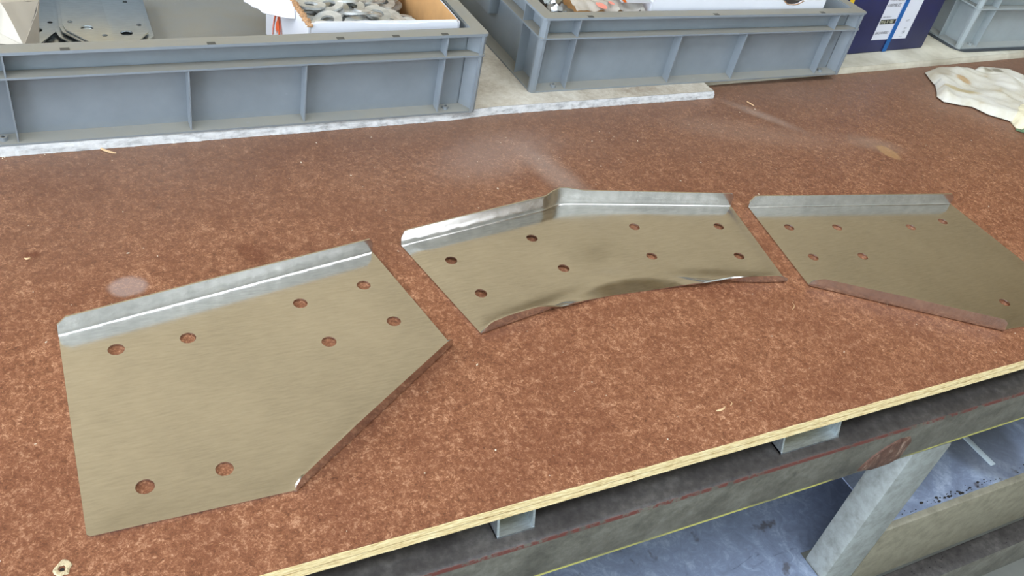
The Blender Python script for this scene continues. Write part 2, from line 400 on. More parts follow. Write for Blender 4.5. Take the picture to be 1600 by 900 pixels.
def shaving(x, y, L, ang, w, label, curl=.6, mat='wood_shaving'):
    vs_, fs = [], []
    n = 10
    for i in range(n+1):
        t_ = i/n-.5; a = ang+curl*t_
        px, py = x+L*t_*math.cos(a), y+L*t_*math.sin(a); ww = w*(1-abs(2*t_)**3*.8)
        z = .0006+.0012*math.sin(PI*(t_+.5))
        for sgn, dz in ((-1, 0), (1, .0007)):
            for th in (0, .0003): vs_.append((px-sgn*ww*math.sin(a), py+sgn*ww*math.cos(a), z+dz+th))
        if i:
            a0 = (i-1)*4; b0 = i*4
            fs += [(a0, b0, b0+2, a0+2), (a0+1, a0+3, b0+3, b0+1), (a0, a0+1, b0+1, b0), (a0+2, b0+2, b0+3, a0+3)]
    fs += [(0, 2, 3, 1), (n*4, n*4+1, n*4+3, n*4+2)]
    tag(mesh_obj('wood_shaving', vs_, fs, mat, None, 60), label, 'wood shaving')
shaving(.040, .9325, .022, -.75, .0013, 'curved pale wood sliver sticking out from under the left end of the white board')
shaving(.53, .392, .014, .2, .0009, 'short pale splinter near the front edge, right of the worktop middle')
shaving(.545, .397, .008, 1.4, .0006, 'tiny curled splinter lying crosswise near the front edge', 1.5)
shaving(.715, .503, .014, .9, .0005, 'thin straw-coloured splinter between the bent plate and the right plate')
shaving(-.047, .752, .009, .3, .0007, 'small curled pale shaving left of the round white stain', 2.2)
shaving(.985, .94, .016, -1.3, .0007, 'thin pale sliver just right of the end of the white board')

# ------------------------------------------------------------------ white boards under the crates
def board(name, near, yb, mat, emat, z1, label, jag, xr_in=0, n=420):
    """near: polyline of front edge (x,y)"""
    root = empty(name, (near[0][0], near[0][1], 0)); ox, oy = near[0]
    tag(root, label, 'board')
    def yn(x):
        for (xa, ya), (xb, yb_) in zip(near, near[1:]):
            if x <= xb: return ya+(yb_-ya)*(x-xa)/(xb-xa)
        return near[-1][1]
    xa, xb = near[0][0], near[-1][0]
    tv, tf, ev, ef = [], [], [], []
    for i in range(n+1):
        x = xa+(xb-xa)*i/n; y = yn(x)
        j1 = jag*max(-.5, noise.noise(Vector((x*55, 1, 0)))+.9*noise.noise(Vector((x*210, 4, 0))))
        j2 = jag*1.7*max(-.6, noise.noise(Vector((x*40, 9, 0)))+noise.noise(Vector((x*180, 2, 0))))
        jz = 0
        xt = x - (xr_in if i == n else 0)
        tv += [(xt-ox, y+.0005+j1*.3-oy, z1), (xt-ox, yb-oy, z1)]
        ev += [(xt-ox, y+j1*.3-oy, z1), (x-ox, y-.001-j1*.5-oy, z1*.55), (x-ox, y-.0012-abs(j2)-oy, .0003), (x-ox, y+.01-oy, .0002), (x-ox, y+.01-oy, z1-.0002)]
        if i:
            a = 2*(i-1); tf.append((a, a+2, a+3, a+1))
            a = 5*(i-1); b = a+5
            for k in range(4): ef.append((a+k, b+k, b+k+1, a+k+1))
    # body: right end, back, bottom
    N = len(tv); x_e = xb-xr_in-ox
    tv += [(xb-ox, yn(xb)+.004-oy, 0), (xb-ox, yb-oy, 0), (xa-ox, yn(xa)+.01-oy, 0), (xa-ox, yb-oy, 0)]
    tf += [(2*n, N, N+1, 2*n+1), (N+2, 0, 1, N+3), (N+1, N+3, 1, 2*n+1), (N, N+2, N+3, N+1)]
    mesh_obj('board_panel', tv, tf, mat, root)
    mesh_obj('ragged_edge', ev, ef+[tuple(5*n+k for k in range(5))], emat, root)
    return root
board('white_board', [(-.6, .915), (-.0649, .9387), (.47, .9525), (.54, .9600), (.93, .9665)], 1.55, 'board', 'bedge', .012,
      'white board with ragged chipped edge under the two nearer grey crates',     .0011, .002)
board('cream_board', [(.935, 1.006), (1.269, 1.021), (1.8086, 1.0478), (2.9, 1.10)], 1.6, 'board2', 'board2', .012,
      'cream board under the blue carton and the pale grey crate', .0003)

# ------------------------------------------------------------------ euro crates
H = .114
def crate(name, loc, rz, label, mat='grey_crate_plastic', L=.6, D=.4, a=.0565, b=.236, slots=(), warp=0):
    root = empty(name, loc, rz); tag(root, label, 'crate')
    ins, wth, RC = .017, .003, .008
    # tray body
    out = rrect(ins, L-ins, ins, D-ins, RC, 6); inn = rrect(ins+wth, L-ins-wth, ins+wth, D-ins-wth, RC-wth, 6)
    bm = bmesh.new(); ring(bm, out, inn, 0, H-.002); prism(bm, rrect(ins+.001, L-ins-.001, ins+.001, D-ins-.001, RC-.001, 6), .0005, .004)
    bm_obj('tray', bm, mat, root, 40)
    # top rim with a thin lip
    o2 = rrect(0, L, 0, D, .0045, 3)
    i2 = [(min(max(x, ins+wth-.001), L-ins-wth+.001), min(max(y, ins+wth-.001), D-ins-wth+.001)) for x, y in o2]
    bm = bmesh.new(); ring(bm, o2, i2, H-.0035, H, H-.0035, H)
    bm_obj('rim', bm, mat, root, 40)
    i3 = [(min(max(x, ins-.001), L-ins+.001), min(max(y, ins-.001), D-ins+.001)) for x, y in o2]
    bm = bmesh.new(); ring(bm, o2, i3, .0822, .0846, .0822, .0850)
    bm_obj('ledge', bm, mat, root, 40)
    bm = bmesh.new(); ring(bm, rrect(.0015, L-.0015, .0015, D-.0015, .006, 3), [(min(max(x, ins), L-ins), min(max(y, ins), D-ins)) for x, y in rrect(.0015, L-.0015, .0015, D-.0015, .006, 3)], 0, .0026, 0, .0065)
    bm_obj('base_flange', bm, mat, root, 40)
    # ribs: tapered blades
    def rib(p, axis, side, z0, z1):
        bm = bmesh.new(); w0, w1 = .0026, .0016
        pts = []
        d0, d1 = (0.0008, ins+.001) if side == 0 else (-.0008, -ins-.001)
        for z in (z0, z1):
            e = .0025 if z == 0 else 0
            e = e if side == 0 else -e
            for (s_, d_) in ((-w1/2, d0+e), (w1/2, d0+e), (w0/2, d1), (-w0/2, d1)):
                pts.append((p+s_, d_+(0 if side == 0 else (D if axis == 0 else L)), z) if axis == 0 else (d_+(0 if side == 0 else L), p+s_, z))
        v = [bm.verts.new(q) for q in pts]
        for f in ((0, 1, 2, 3), (7, 6, 5, 4), (0, 4, 5, 1), (1, 5, 6, 2), (2, 6, 7, 3), (3, 7, 4, 0)): bm.faces.new([v[k] for k in f])
        bm_obj('rib', bm, mat, root)
    for sd in (0, 1):
        for s_ in (a, L-a): rib(s_, 0, sd, 0, H-.003)
        for s_ in (b, L-b): rib(s_, 0, sd, 0, .083)
        for s_ in (a, D-a): rib(s_, 1, sd, 0, H-.003)
        x0, x1 = (0, ins+.003) if sd == 0 else (L-ins-.003, L)
        bm = bmesh.new(); box(bm, x0, x1, D/2-.035, D/2+.035, .046, H-.003, .002); bm_obj('handle_housing', bm, mat, root, 40)
    # corner posts (L shaped, chamfered) and screw bosses
    for cx in (0, 1):
        for cy in (0, 1):
            pl = [(.006, .0006), (.010, .0006), (.010, .004), (.0045, .0085), (.0032, .0185), (.0006, .0185), (.0006, .006)]
            pl = [(.0055, .0006), (.0095, .0006), (.0095, .0030), (.0078, .0050), (.0205, .0177), (.0177, .0205), (.0050, .0078), (.0030, .0095), (.0006, .0095), (.0006, .0055)]
            pts = [((x if cx == 0 else L-x), (y if cy == 0 else D-y)) for x, y in pl]
            bm = bmesh.new(); prism(bm, pts, 0, H-.003); bm_obj('corner_post', bm, mat, root)
            bx, by = (.043 if cx == 0 else L-.043), (.0095 if cy == 0 else D-.0095)
            bm = bmesh.new()
            o_ = [(bx+.0042*math.cos(2*PI*k/14), by+.0042*math.sin(2*PI*k/14)) for k in range(14)]
            i_ = [(bx+.0024*math.cos(2*PI*k/14), by+.0024*math.sin(2*PI*k/14)) for k in range(14)]
            ring(bm, o_, i_, .002, .0085); bo = bm_obj('screw_boss', bm, mat, root, 40)
            mesh_obj('boss_hole', [(x, y, .0068) for x, y in i_], [tuple(range(14))], 'dark_hole', bo)
    for s_ in slots:   # worn moulding slots along the front rim, set in as dark blocks
        bm = bmesh.new(); box(bm, s_-.0045, s_+.0045, .0005, .0065, H-.0012, H+.0003); so = bm_obj('rim_slot', bm, 'slot_dark', root)
    if warp:   # old crate, its left end slightly slumped
        for ch in root.children_recursive:
            for v in ch.data.vertices: v.co.z *= 1-warp*max(0, 1-v.co.x/L)
    return root
A = crate('storage_crate', (-.1012, .9367, .0121), .0183, 'long grey plastic crate with washers and galvanised brackets at upper left', L=.606, slots=(.115, .262, .41, .48, .545), warp=.05)
B = crate('storage_crate', (.6074, .990, .0121), .0107, 'grey plastic crate left of the blue carton, overhanging the end of the white board', L=.6208, a=.060, b=.2463, slots=(.075, .30, .52))
Cc = crate('storage_crate', (1.612, 1.066, .0145), .0, 'pale grey plastic crate right of the blue carton at the right edge', 'light_grey_crate_plastic')
bm = bmesh.new(); prism(bm, rrect(1.605, 2.22, 1.058, 1.475, .03, 5), .0122, .0144)  # thin dark layer with rounded corners, slightly wider than the crate
tag(bm_obj('dark_layer', bm, 'dark_layer', None, 40), 'thin dark layer under the pale grey crate', 'mat')

# ------------------------------------------------------------------ the three sheet metal plates
T = .0015
def inside(pt, poly):
    x, y = pt; c = False; n = len(poly)
    for i in range(n):
        x1, y1 = poly[i]; x2, y2 = poly[(i+1) % n]
        if (y1 > y) != (y2 > y) and x < (x2-x1)*(y-y1)/(y2-y1)+x1: c = not c
    return c
def dist_poly(pt, poly):
    p = Vector(pt); best = 9
    for i in range(len(poly)):
        a = Vector(poly[i]); b = Vector(poly[(i+1) % len(poly)]); d = b-a
        t_ = max(0, min(1, (p-a).dot(d)/max(d.length_squared, 1e-12))); best = min(best, (p-a-d*t_).length)
    return best
def resample(pts, step):
    out = [pts[0]]
    for a, b in zip(pts, pts[1:]):
        a, b = Vector(a), Vector(b); n = max(1, round((b-a).length/step))
        for i in range(1, n+1): out.append(tuple(a+(b-a)*i/n))
    return out
def plate(name, label, poly, bends, holes, hr, dz=lambda x, y: 0, step=.006, z0=.0019, lift=lambda x, y: 0):
    """poly: ccw list of xy. bends: list of (index list of base polyline, function s->(free point list)).
    The plate face is triangulated with its holes, the flanges grow from the bent edges."""
    root = empty(name, (poly[0][0], poly[0][1], 0)); ox, oy = poly[0]
    tag(root, label, 'metal plate', 'punched sheet metal plates in a row')
    # boundary
    B = []
    n = len(poly)
    for i in range(n):
        seg = resample([poly[i], poly[(i+1) % n]], step)[:-1]
        dv = Vector(poly[(i+1) % n])-Vector(poly[i]); m = len(seg); nn = Vector((dv.y, -dv.x)).normalized()
        B += [tuple(Vector(q)+nn*(8e-5*(k/m)*(1-k/m)*4 if m > 2 else 0)) for k, q in enumerate(seg)]
    pts = [Vector(p) for p in B]; edges = [(i, (i+1) % len(B)) for i in range(len(B))]
    for (hx, hy) in holes:
        k0 = len(pts); m = 28
        for i in range(m):
            a_ = 2*PI*i/m; pts.append(Vector((hx+hr*math.cos(a_), hy+hr*math.sin(a_))))
            edges.append((k0+i, k0+(i+1) % m))
    xs = [p[0] for p in B]; ys = [p[1] for p in B]
    y = min(ys); row = 0
    while y < max(ys):
        x = min(xs)+(step/2 if row % 2 else 0)
        while x < max(xs):
            if inside((x, y), B) and dist_poly((x, y), B) > step*.55 and all((x-hx)**2+(y-hy)**2 > (hr+step*.4)**2 for hx, hy in holes):
                pts.append(Vector((x, y)))
            x += step
        y += step*.866; row += 1
    V, E_, F_, *_ = delaunay_2d_cdt(pts, edges, [], 0, 1e-6)
    faces = []
    for f in F_:
        c = sum((V[i] for i in f), Vector((0, 0)))/len(f)
        if inside(c, B) and all((c.x-hx)**2+(c.y-hy)**2 > (hr*.98)**2 for hx, hy in holes): faces.append(tuple(f))
    verts = []
    for v in V:
        e = min(1, dist_poly((v.x, v.y), B)/.02); verts.append(Vector((v.x-ox, v.y-oy, z0+dz(v.x, v.y)*e*e*(3-2*e)+lift(v.x, v.y))))
    bm = bmesh.new(); bv = [bm.verts.new(v) for v in verts]
    for f in faces:
        if len(set(f)) >= 3: bm.faces.new([bv[i] for i in f])
    loose = [v for v in bm.verts if not v.link_faces]
    bmesh.ops.delete(bm, geom=loose, context='VERTS')
    # flanges
    for base, free in bends:
        ia = min(range(len(B)), key=lambda k: math.dist(B[k], base[0])); ib = min(range(len(B)), key=lambda k: math.dist(B[k], base[-1]))
        fwd = (ib-ia) % len(B) < (ia-ib) % len(B)
        if not fwd: ia, ib = ib, ia; free = ([1-q for q in free[0][::-1]], free[1][::-1]); base = base[::-1]
        bs = [B[(ia+k) % len(B)] for k in range((ib-ia) % len(B)+1)]; N = len(bs)
        Ls = [0]
        for p_, q_ in zip(base, base[1:]): Ls.append(Ls[-1]+(Vector(q_)-Vector(p_)).length)
        fr3 = [Vector(q) for q in free[1]]; fs_ = free[0]  # params (0..1) and 3d points
        rows = []
        Lt = Ls[-1]; acc = 0
        for i in range(N):
            if i: acc += (Vector(bs[i])-Vector(bs[i-1])).length
            s = acc/Lt
            for k in range(len(fs_)-1):
                if s <= fs_[k+1]+1e-6 or k == len(fs_)-2:
                    u = (s-fs_[k])/max(1e-6, fs_[k+1]-fs_[k]); u = max(0, min(1, u)); tip = fr3[k].lerp(fr3[k+1], u); break
            b0 = Vector((bs[i][0], bs[i][1], z0+lift(*bs[i])))
            # outward normal in plan
            ta = Vector(bs[min(N-1, i+1)])-Vector(bs[max(0, i-1)]); ta.normalize(); no = Vector((ta.y, -ta.x, 0))
            R = .0017
            R = min(R, (tip-b0).length*.45)
            up = (tip-b0); up.z = max(up.z, .0003)
            upn = up.normalized()
            r = [b0]
            # quadratic bezier round the bend: control a little beyond the edge
            p0 = b0; p1 = b0+no*R*.55; p2 = p1+upn*R
            for w in (.35, .7, 1.0): r.append(p0.lerp(p1, w).lerp(p1.lerp(p2, w), w))
            end = tip+no*R*.0
            for w in (.33, .66, 1.0): r.append(p2.lerp(end, w))
            rows.append(r)
        vr = [[bm.verts.new((q.x-ox, q.y-oy, q.z)) for q in r] for r in rows]
        for i in range(N-1):
            for k in range(len(vr[0])-1):
                try: bm.faces.new((vr[i][k], vr[i+1][k], vr[i+1][k+1], vr[i][k+1]))
                except ValueError: pass
    bmesh.ops.remove_doubles(bm, verts=bm.verts, dist=2e-5)
    bmesh.ops.recalc_face_normals(bm, faces=bm.faces)
    # make sure the flat faces look up
    tot = sum(f.normal.z*f.calc_area() for f in bm.faces)
    if tot < 0: bmesh.ops.reverse_faces(bm, faces=bm.faces)
    me = bpy.data.meshes.new('sheet'); bm.to_mesh(me); bm.free()
    o = bpy.data.objects.new('sheet', me); COL.objects.link(o); me.materials.append(MAT['dull_zinc_sheet'])
    md = o.modifiers.new('thickness', 'SOLIDIFY'); md.thickness = T; md.offset = -1
    dg = bpy.context.evaluated_depsgraph_get(); me2 = bpy.data.meshes.new_from_object(o.evaluated_get(dg))
    o.modifiers.clear(); o.data = me2; me2.name = 'sheet'
    me2.polygons.foreach_set('use_smooth', [True]*len(me2.polygons)); me2.set_sharp_from_angle(angle=math.radians(38))
    o.parent = root
    return root, o

# left plate
p1 = [(-.0245, .4222), (.1214, .4188), (.3052, .5428), (.2761, .6956), (-.0294, .6384), (-.0268, .4245)]
plate('punched_plate', 'leftmost and largest-looking flat plate with eight round holes and cut corner flange', p1,
      [([(-.0294, .6384), (.2761, .6956)], ([0, .013, .5, .984, 1], [(-.0290, .6388, .0138), (-.0231, .6400, .0204), (.1169, .6664, .0208), (.2727, .6956, .0199), (.2757, .6960, .0139)])),
       ([(.3052, .5428), (.1214, .4188)], ([0, .03, .6, .97, 1], [(.3042, .5420, .0094), (.2963, .5350, .0165), (.186, .4615, .0172), (.1269, .4216, .0147), (.1222, .4190, .0095)]))],
      [(.0166, .4546), (.0753, .4545), (.0139, .6091), (.0737, .6091), (.1936, .5735), (.25, .6447), (.2621, .5864), (.1818, .632)], .0070,
      lambda x, y: .0006+.0005*noise.noise(Vector((x*9, y*9, 1))))

# middle plate (bent, crumpled)
def dent(x, y):
    g = lambda cx, cy, s, h: h*math.exp(-((x-cx)**2+(y-cy)**2)/(2*s*s))
    return .0024+g(.520, .665, .030, .0034)-g(.525, .620, .018, .0030)+g(.60, .675, .035, -.0022)+.0010*noise.noise(Vector((x*12, y*12, 5)))+g(.4, .65, .045, .0016)
def lift2(x, y): return .0048*math.exp(-((x-.535)/.075)**2-((y-.585)/.018)**2)
fb = [(.3401, .5505), (.3599, .5552), (.3799, .5591), (.4001, .5627), (.4209, .5664), (.4483, .5745), (.4868, .5861), (.5225, .5903), (.5559, .5886), (.596, .582), (.6343, .5711), (.6726, .559), (.7048, .5506), (.7367, .5447)]
ff = [(.3401, .5505, .0022), (.3504, .5531, .0118), (.3701, .5566, .014), (.3898, .5587, .015), (.4093, .5618, .014), (.4381, .563, .0075), (.4745, .5685, .0030), (.5120, .5703, .0014), (.5490, .5683, .0014), (.5905, .5655, .0032), (.6215, .5583, .0095), (.6554, .5558, .0125), (.6857, .5521, .0125), (.7205, .5465, .0118), (.7367, .5447, .006)]
L_ = [0]
for q, w in zip(fb, fb[1:]): L_.append(L_[-1]+math.dist(q, w))
fpar = [l/L_[-1] for l in L_]
fpar_free = [0, .03, .08, .13, .18, .235, .32, .41, .50, .60, .69, .775, .86, .955, 1]
rb = [(.7637, .693), (.5447, .7369), (.536, .7385), (.5274, .7386), (.519, .7362), (.5037, .7307), (.3103, .6999)]
p2 = fb + rb
rl = [0]
for q, w in zip(rb, rb[1:]): rl.append(rl[-1]+math.dist(q, w))
rp = [l/rl[-1] for l in rl]
plate('bent_plate', 'middle plate bent in two arms with crumpled front flange and kinked rear flange', p2,
      [(fb, (fpar_free, ff)),
       (rb[::-1], ([0, .012, .2, 1-rp[5]-.002, 1-rp[4], 1-rp[3], 1-rp[2], 1-rp[1]+.03, .985, 1],
                   [(.3092, .7000, .0127), (.3125, .7005, .0214), (.3992, .7143, .0228), (.5020, .7309, .0235), (.5140, .7378, .0242), (.526, .7412, .0252), (.536, .7404, .0245), (.5560, .7352, .022), (.7590, .6945, .0212), (.7620, .6936, .0180)]))],
      [(.461, .6794), (.3529, .6608), (.3634, .6032), (.4728, .6218), (.602, .6776), (.715, .6549), (.5908, .6201), (.7035, .5963)], .0066, dent, step=.005, lift=lift2)

# right plate
p3 = [(.9613, .4014), (1.118, .391), (1.1235, .6326), (.7879, .6857), (.7614, .5319)]
plate('punched_plate', 'rightmost flat plate running out of the right edge, mirrored shape, dark diagonal front flange', p3,
      [([(.7614, .5319), (.9613, .4014)], ([0, .03, .08, .5, .97, 1], [(.7620, .5315, .0045), (.7655, .5290, .0110), (.7730, .5240, .0155), (.8579, .4685, .0172), (.9548, .4055, .0175), (.9600, .4020, .013)])),
       ([(1.1235, .6326), (.7879, .6857)], ([0, .015, .97, .996, 1], [(1.1215, .6330, .014), (1.1160, .6342, .0196), (.7950, .6850, .0196), (.7882, .6860, .0188), (.7865, .6862, .0100)]))],
      [(.8165, .6352), (.8887, .6212), (1.0056, .5992), (1.0706, .6001), (.806, .5746), (.879, .5612), (1.0087, .4397), (1.063, .4385)], .0068,
      lambda x, y: .0005+.0004*noise.noise(Vector((x*8, y*8, 9))))

# ------------------------------------------------------------------ bench frame
bf = empty('bench_frame', (0, .34, FZ)); tag(bf, 'dark grey welded steel bench frame under the brown worktop', 'workbench frame')
def bpart(name, x0, x1, y0, y1, z0, z1, mat, bev=.005):
    return boxobj(name, x0, x1, y0-.34, y1-.34, z0-FZ, z1-FZ, mat, bf, bev)
def steelbox(name, x0, x1, y0, y1, z0, z1, mat='steel', bev=.005):
    # keeps world coordinates in the mesh so the primer and yellow lines sit at their height
    o = boxobj(name, x0, x1, y0, y1, z0, z1, mat, None, bev); o.parent = bf; o.matrix_parent_inverse = Matrix.Translation((0, -.34, -FZ)); return o
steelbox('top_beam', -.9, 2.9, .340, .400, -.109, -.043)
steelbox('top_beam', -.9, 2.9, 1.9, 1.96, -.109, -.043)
for x in (-.8, .818, 2.5):
    steelbox('leg', x, x+.07, .3401, .378, FZ, -.109, 'leg' )
    steelbox('leg', x, x+.062, 1.9, 1.96, FZ, -.109, 'leg')
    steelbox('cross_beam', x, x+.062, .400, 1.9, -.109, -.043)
for x0, x1 in ((.888, 2.5),):
    steelbox('shelf_rail', x0, x1, .3402, .385, -.432, -.289, 'rail', .004)
    o = steelbox('foot_rail', x0, x1, .307, .3399, -.515, -.433, 'steel', .004)
# weld patch on beam face over the leg
vs_, fs = [], []
wp = [(.722, -.101), (.724, -.092), (.733, -.078), (.748, -.067), (.765, -.060), (.782, -.062), (.790, -.072), (.789, -.086), (.7885, -.1), (.775, -.1065), (.745, -.107)]
c0 = (sum(p[0] for p in wp)/len(wp), sum(p[1] for p in wp)/len(wp))
for k, (sc, yy) in enumerate(((1, .3402), (.93, .3385), (.6, .3378), (0.01, .3376))):
    for i, p_ in enumerate(wp):
        vs_.append((c0[0]+(p_[0]-c0[0])*sc, yy-.0006*noise.noise(Vector((p_[0]*300, k, 0))), c0[1]+(p_[1]-c0[1])*sc))
        if k: j = (i+1) % len(wp); n_ = len(wp); fs.append(((k-1)*n_+i, (k-1)*n_+j, k*n_+j, k*n_+i))
o = mesh_obj('weld_patch', vs_, fs, 'weld', bf, 40); o.matrix_parent_inverse = Matrix.Translation((0, -.34, -FZ))
# galvanised support channels lying on the beam under the worktop: cut obliquely at the front
def channel(x0, x1, label, mat='purlin_zinc', t_=.0022):
    zt, zb = -.0182, -.0428; y0b, y0t = .3527, .3605
    root = empty('support_channel', (x0, y0b, zb)); tag(root, label, 'steel channel', 'support channels under the worktop')
    def pp(name, pts):
        v = [(x-x0, y-y0b, z-zb) for x, y, z in pts]
        mesh_obj(name, v, [(0, 1, 2, 3), (7, 6, 5, 4), (0, 4, 5, 1), (1, 5, 6, 2), (2, 6, 7, 3), (3, 7, 4, 0)], mat, root)
    for xa, xb in ((x0, x0+t_), (x1-t_, x1)):
        pp('side_wall', [(xa, y0b, zb), (xb, y0b, zb), (xb, y0t, zt), (xa, y0t, zt), (xa, 1.88, zb), (xb, 1.88, zb), (xb, 1.88, zt), (xa, 1.88, zt)])
    pp('web', [(x0, y0b, zb), (x1, y0b, zb), (x1, y0b, zb+t_), (x0, y0b, zb+t_), (x0, 1.88, zb), (x1, 1.88, zb), (x1, 1.88, zb+t_), (x0, 1.88, zb+t_)])
channel(.2772, .3135, 'narrow galvanised channel end poking out under the worktop left of the middle')
channel(.594, .673, 'wide galvanised channel end poking out under the worktop near the weld')
# shelf sheet
sr = empty('lower_shelf', (0, .345, -.2885)); tag(sr, 'scuffed blue-grey sheet metal shelf right of the bench leg, edged by the olive rail', 'shelf')
o = prismobj('shelf_sheet', [(.8890, .350), (2.45, .350), (2.45, 1.88), (.8890, 1.88)], -.2885, -.2865, 'shelf'); o.parent = sr; o.matrix_parent_inverse = Matrix.Translation((0, -.345, .2885))
o = prismobj('lower_sheet', [(-.72, .345), (.8165, .345), (.8165, .3856), (1.4, .3856), (1.4, 1.88), (-.72, 1.88)], -.372, -.370, 'shelf')
tag(o, 'scuffed blue-grey sheet lying left of the bench leg below the beam', 'sheet')
o = boxobj('joint_strip', 1.136, 1.146, .375, .432, -.2864, -.2845, 'light_strip', None, .0005); o.parent = sr; o.matrix_parent_inverse = Matrix.Translation((0, -.345, .2885))
bm = bmesh.new()
for i in range(90):
    x = random.uniform(.88, 1.3) if i % 3 else random.gauss(1.03, .03); yy = .352+abs(random.gauss(0, .004)); zz = -.2862
    if i % 4 == 0: yy = random.uniform(.312, .336); zz = -.4322
    q = bmesh.ops.create_icosphere(bm, subdivisions=1, radius=random.uniform(.0005, .0022 if i % 3 == 0 and i % 4 else .001))
    for v in q['verts']: v.co = Vector((v.co.x*1.6+x, v.co.y+yy, v.co.z*.6+zz))
tag(bm_obj('metal_swarf', bm, 'dark_hole'), 'dark swarf and chips collected along the shelf edge', 'swarf', kind='stuff')

# ------------------------------------------------------------------ white carton with washers inside crate A
ZB = .0165
CX0, CX1, CY0, CY1 = .278, .474, .9745, 1.19
ct = empty('open_carton', (CX0, CY0, ZB)); tag(ct, 'white open carton with torn flap, full of washers, in the left crate', 'carton')
def cpart(name, pts, thick, mat, par=ct, base=(CX0, CY0, ZB), smooth=None, mats=None):
    """sheet from a planar/any polygon list of quads pts[rows][cols] given thickness along normal"""
    bm = bmesh.new(); vv = [[bm.verts.new((x-base[0], y-base[1], z-base[2])) for x, y, z in r] for r in pts]
    for i in range(len(vv)-1):
        for j in range(len(vv[0])-1): bm.faces.new((vv[i][j], vv[i][j+1], vv[i+1][j+1], vv[i+1][j]))
    bmesh.ops.recalc_face_normals(bm, faces=bm.faces)
    g = bmesh.ops.solidify(bm, geom=list(bm.faces), thickness=thick)
    return bm_obj(name, bm, mat, par, smooth)
def wavy(a, b, n, z0, zf, x=None):
    return
def wall(name, p, q, z0, ztop, thick, mat, par=ct, base=(CX0, CY0, ZB), n=24):
    r0, r1 = [], []
    for i in range(n+1):
        t_ = i/n; x = p[0]+(q[0]-p[0])*t_; y = p[1]+(q[1]-p[1])*t_
        r0.append((x, y, z0)); r1.append((x, y, ztop(t_)))
    return cpart(name, [r0, r1], thick, mat, par, base)
wall('front_wall', (CX0+.003, CY0), (CX1-.003, CY0), ZB, lambda t_: .1305+.0015*math.sin(t_*9)-(.0015 if t_ > .6 else 0), .0022, 'white_carton')
lw = wall('side_wall', (CX0, CY1), (CX0, CY0+.001), ZB, lambda t_: (.116+.013*t_+.0015*noise.noise(Vector((t_*12, 0, 0)))), .0022, 'white_carton')
wall('side_wall', (CX1, CY0+.001), (CX1, CY1), ZB, lambda t_: .130, .0022, 'white_carton')
wall('inner_liner', (CX1-.003, CY0+.003), (CX1-.003, CY1-.003), ZB+.001, lambda t_: .1315-.002*t_, .0006, 'kraft_carton')
wall('back_wall', (CX1-.003, CY1), (CX0+.003, CY1), ZB, lambda t_: .13, .0022, 'kraft_carton')
boxobj('carton_floor', .002, CX1-CX0-.002, .002, CY1-CY0-.002, 0.0003, .002, 'kraft_carton', ct)
# front wall folded-over top edge
wall('folded_lip', (CX0+.008, CY0+.0035), (CX1-.004, CY0+.0035), .108, lambda t_: .1318+.001*noise.noise(Vector((t_*10, 3, 0))), .0022, 'white_carton')
# torn corrugation along left wall top
bm = bmesh.new()
for i in range(70):
    t_ = i/69; y = CY0-.001+t_*.085; z = .128-.0125*t_*.4
    q = bmesh.ops.create_icosphere(bm, subdivisions=1, radius=.0022+.001*random.random())
    for v in q['verts']: v.co = Vector((v.co.x*1.3+.001+random.uniform(-.001, .002), v.co.y+y-CY0, v.co.z*.8+z-ZB+random.uniform(-.001, .0015)))
bm_obj('torn_edge', bm, 'torn_corrugation', ct)
# torn flap bent outwards from left wall
rows = []
for j in range(6):
    r = []
    for i in range(17):
        t_ = i/16; y = 1.045+t_*.11; w = j/5
        outx = .045*w*math.sin(min(1, t_*1.6)*PI/2)**.6*(1+.18*noise.noise(Vector((t_*7, 2, 0))))
        z = .126-.012*t_ - .020*w*w+.004*w + .002*noise.noise(Vector((t_*6, w*3, 1)))
        r.append((CX0-.001-outx, y-.012*w, z))
    rows.append(r)
cpart('torn_flap', rows, .0016, 'white_carton', smooth=60)
# printed mark on the left wall: orange arch with solid flame inside
def on_left(pts, name, mat, dx):
    mesh_obj(name, [(-dx, y-CY0, z-ZB) for y, z in pts], [tuple(range(len(pts)))], mat, ct)
def arch(w, h, n=18): # pointed arch outline around centre (yc), base zc
    o = []
    for i in range(n+1):
        t_ = i/n; o.append((w*(1-t_**2.2), h*t_))
    return o
yc, zc = 1.119, .026
oa = [(yc+d, zc+z) for d, z in arch(.0300, .062)]+[(yc-d, zc+z) for d, z in arch(.0300, .062)[::-1]]
ia = [(yc+d, zc+z) for d, z in arch(.0268, .056)]+[(yc-d, zc+z) for d, z in arch(.0268, .056)[::-1]]
vs_ = [(-.0012, y-CY0, z-ZB) for y, z in oa]+[(-.0012, y-CY0, z-ZB) for y, z in ia]
n_ = len(oa); mesh_obj('printed_mark', vs_, [(i, (i+1) % n_, n_+(i+1) % n_, n_+i) for i in range(n_)], 'orange_print', ct)
fl_ = [(yc-.010, zc+.024), (yc-.012, zc+.032), (yc-.006, zc+.044), (yc, zc+.054), (yc+.003, zc+.042), (yc+.010, zc+.034), (yc+.011, zc+.026), (yc+.005, zc+.021), (yc+.003, zc+.028), (yc-.003, zc+.028), (yc-.005, zc+.02)]
on_left(fl_, 'printed_mark', 'orange_print', .0012)
on_left([(yc-.008, zc), (yc-.008, zc+.018), (yc-.004, zc+.019), (yc-.004, zc)], 'printed_mark', 'pink_print', .0012)
on_left([(yc+.004, zc), (yc+.004, zc+.018), (yc+.008, zc+.019), (yc+.008, zc)], 'printed_mark', 'pink_print', .0012)

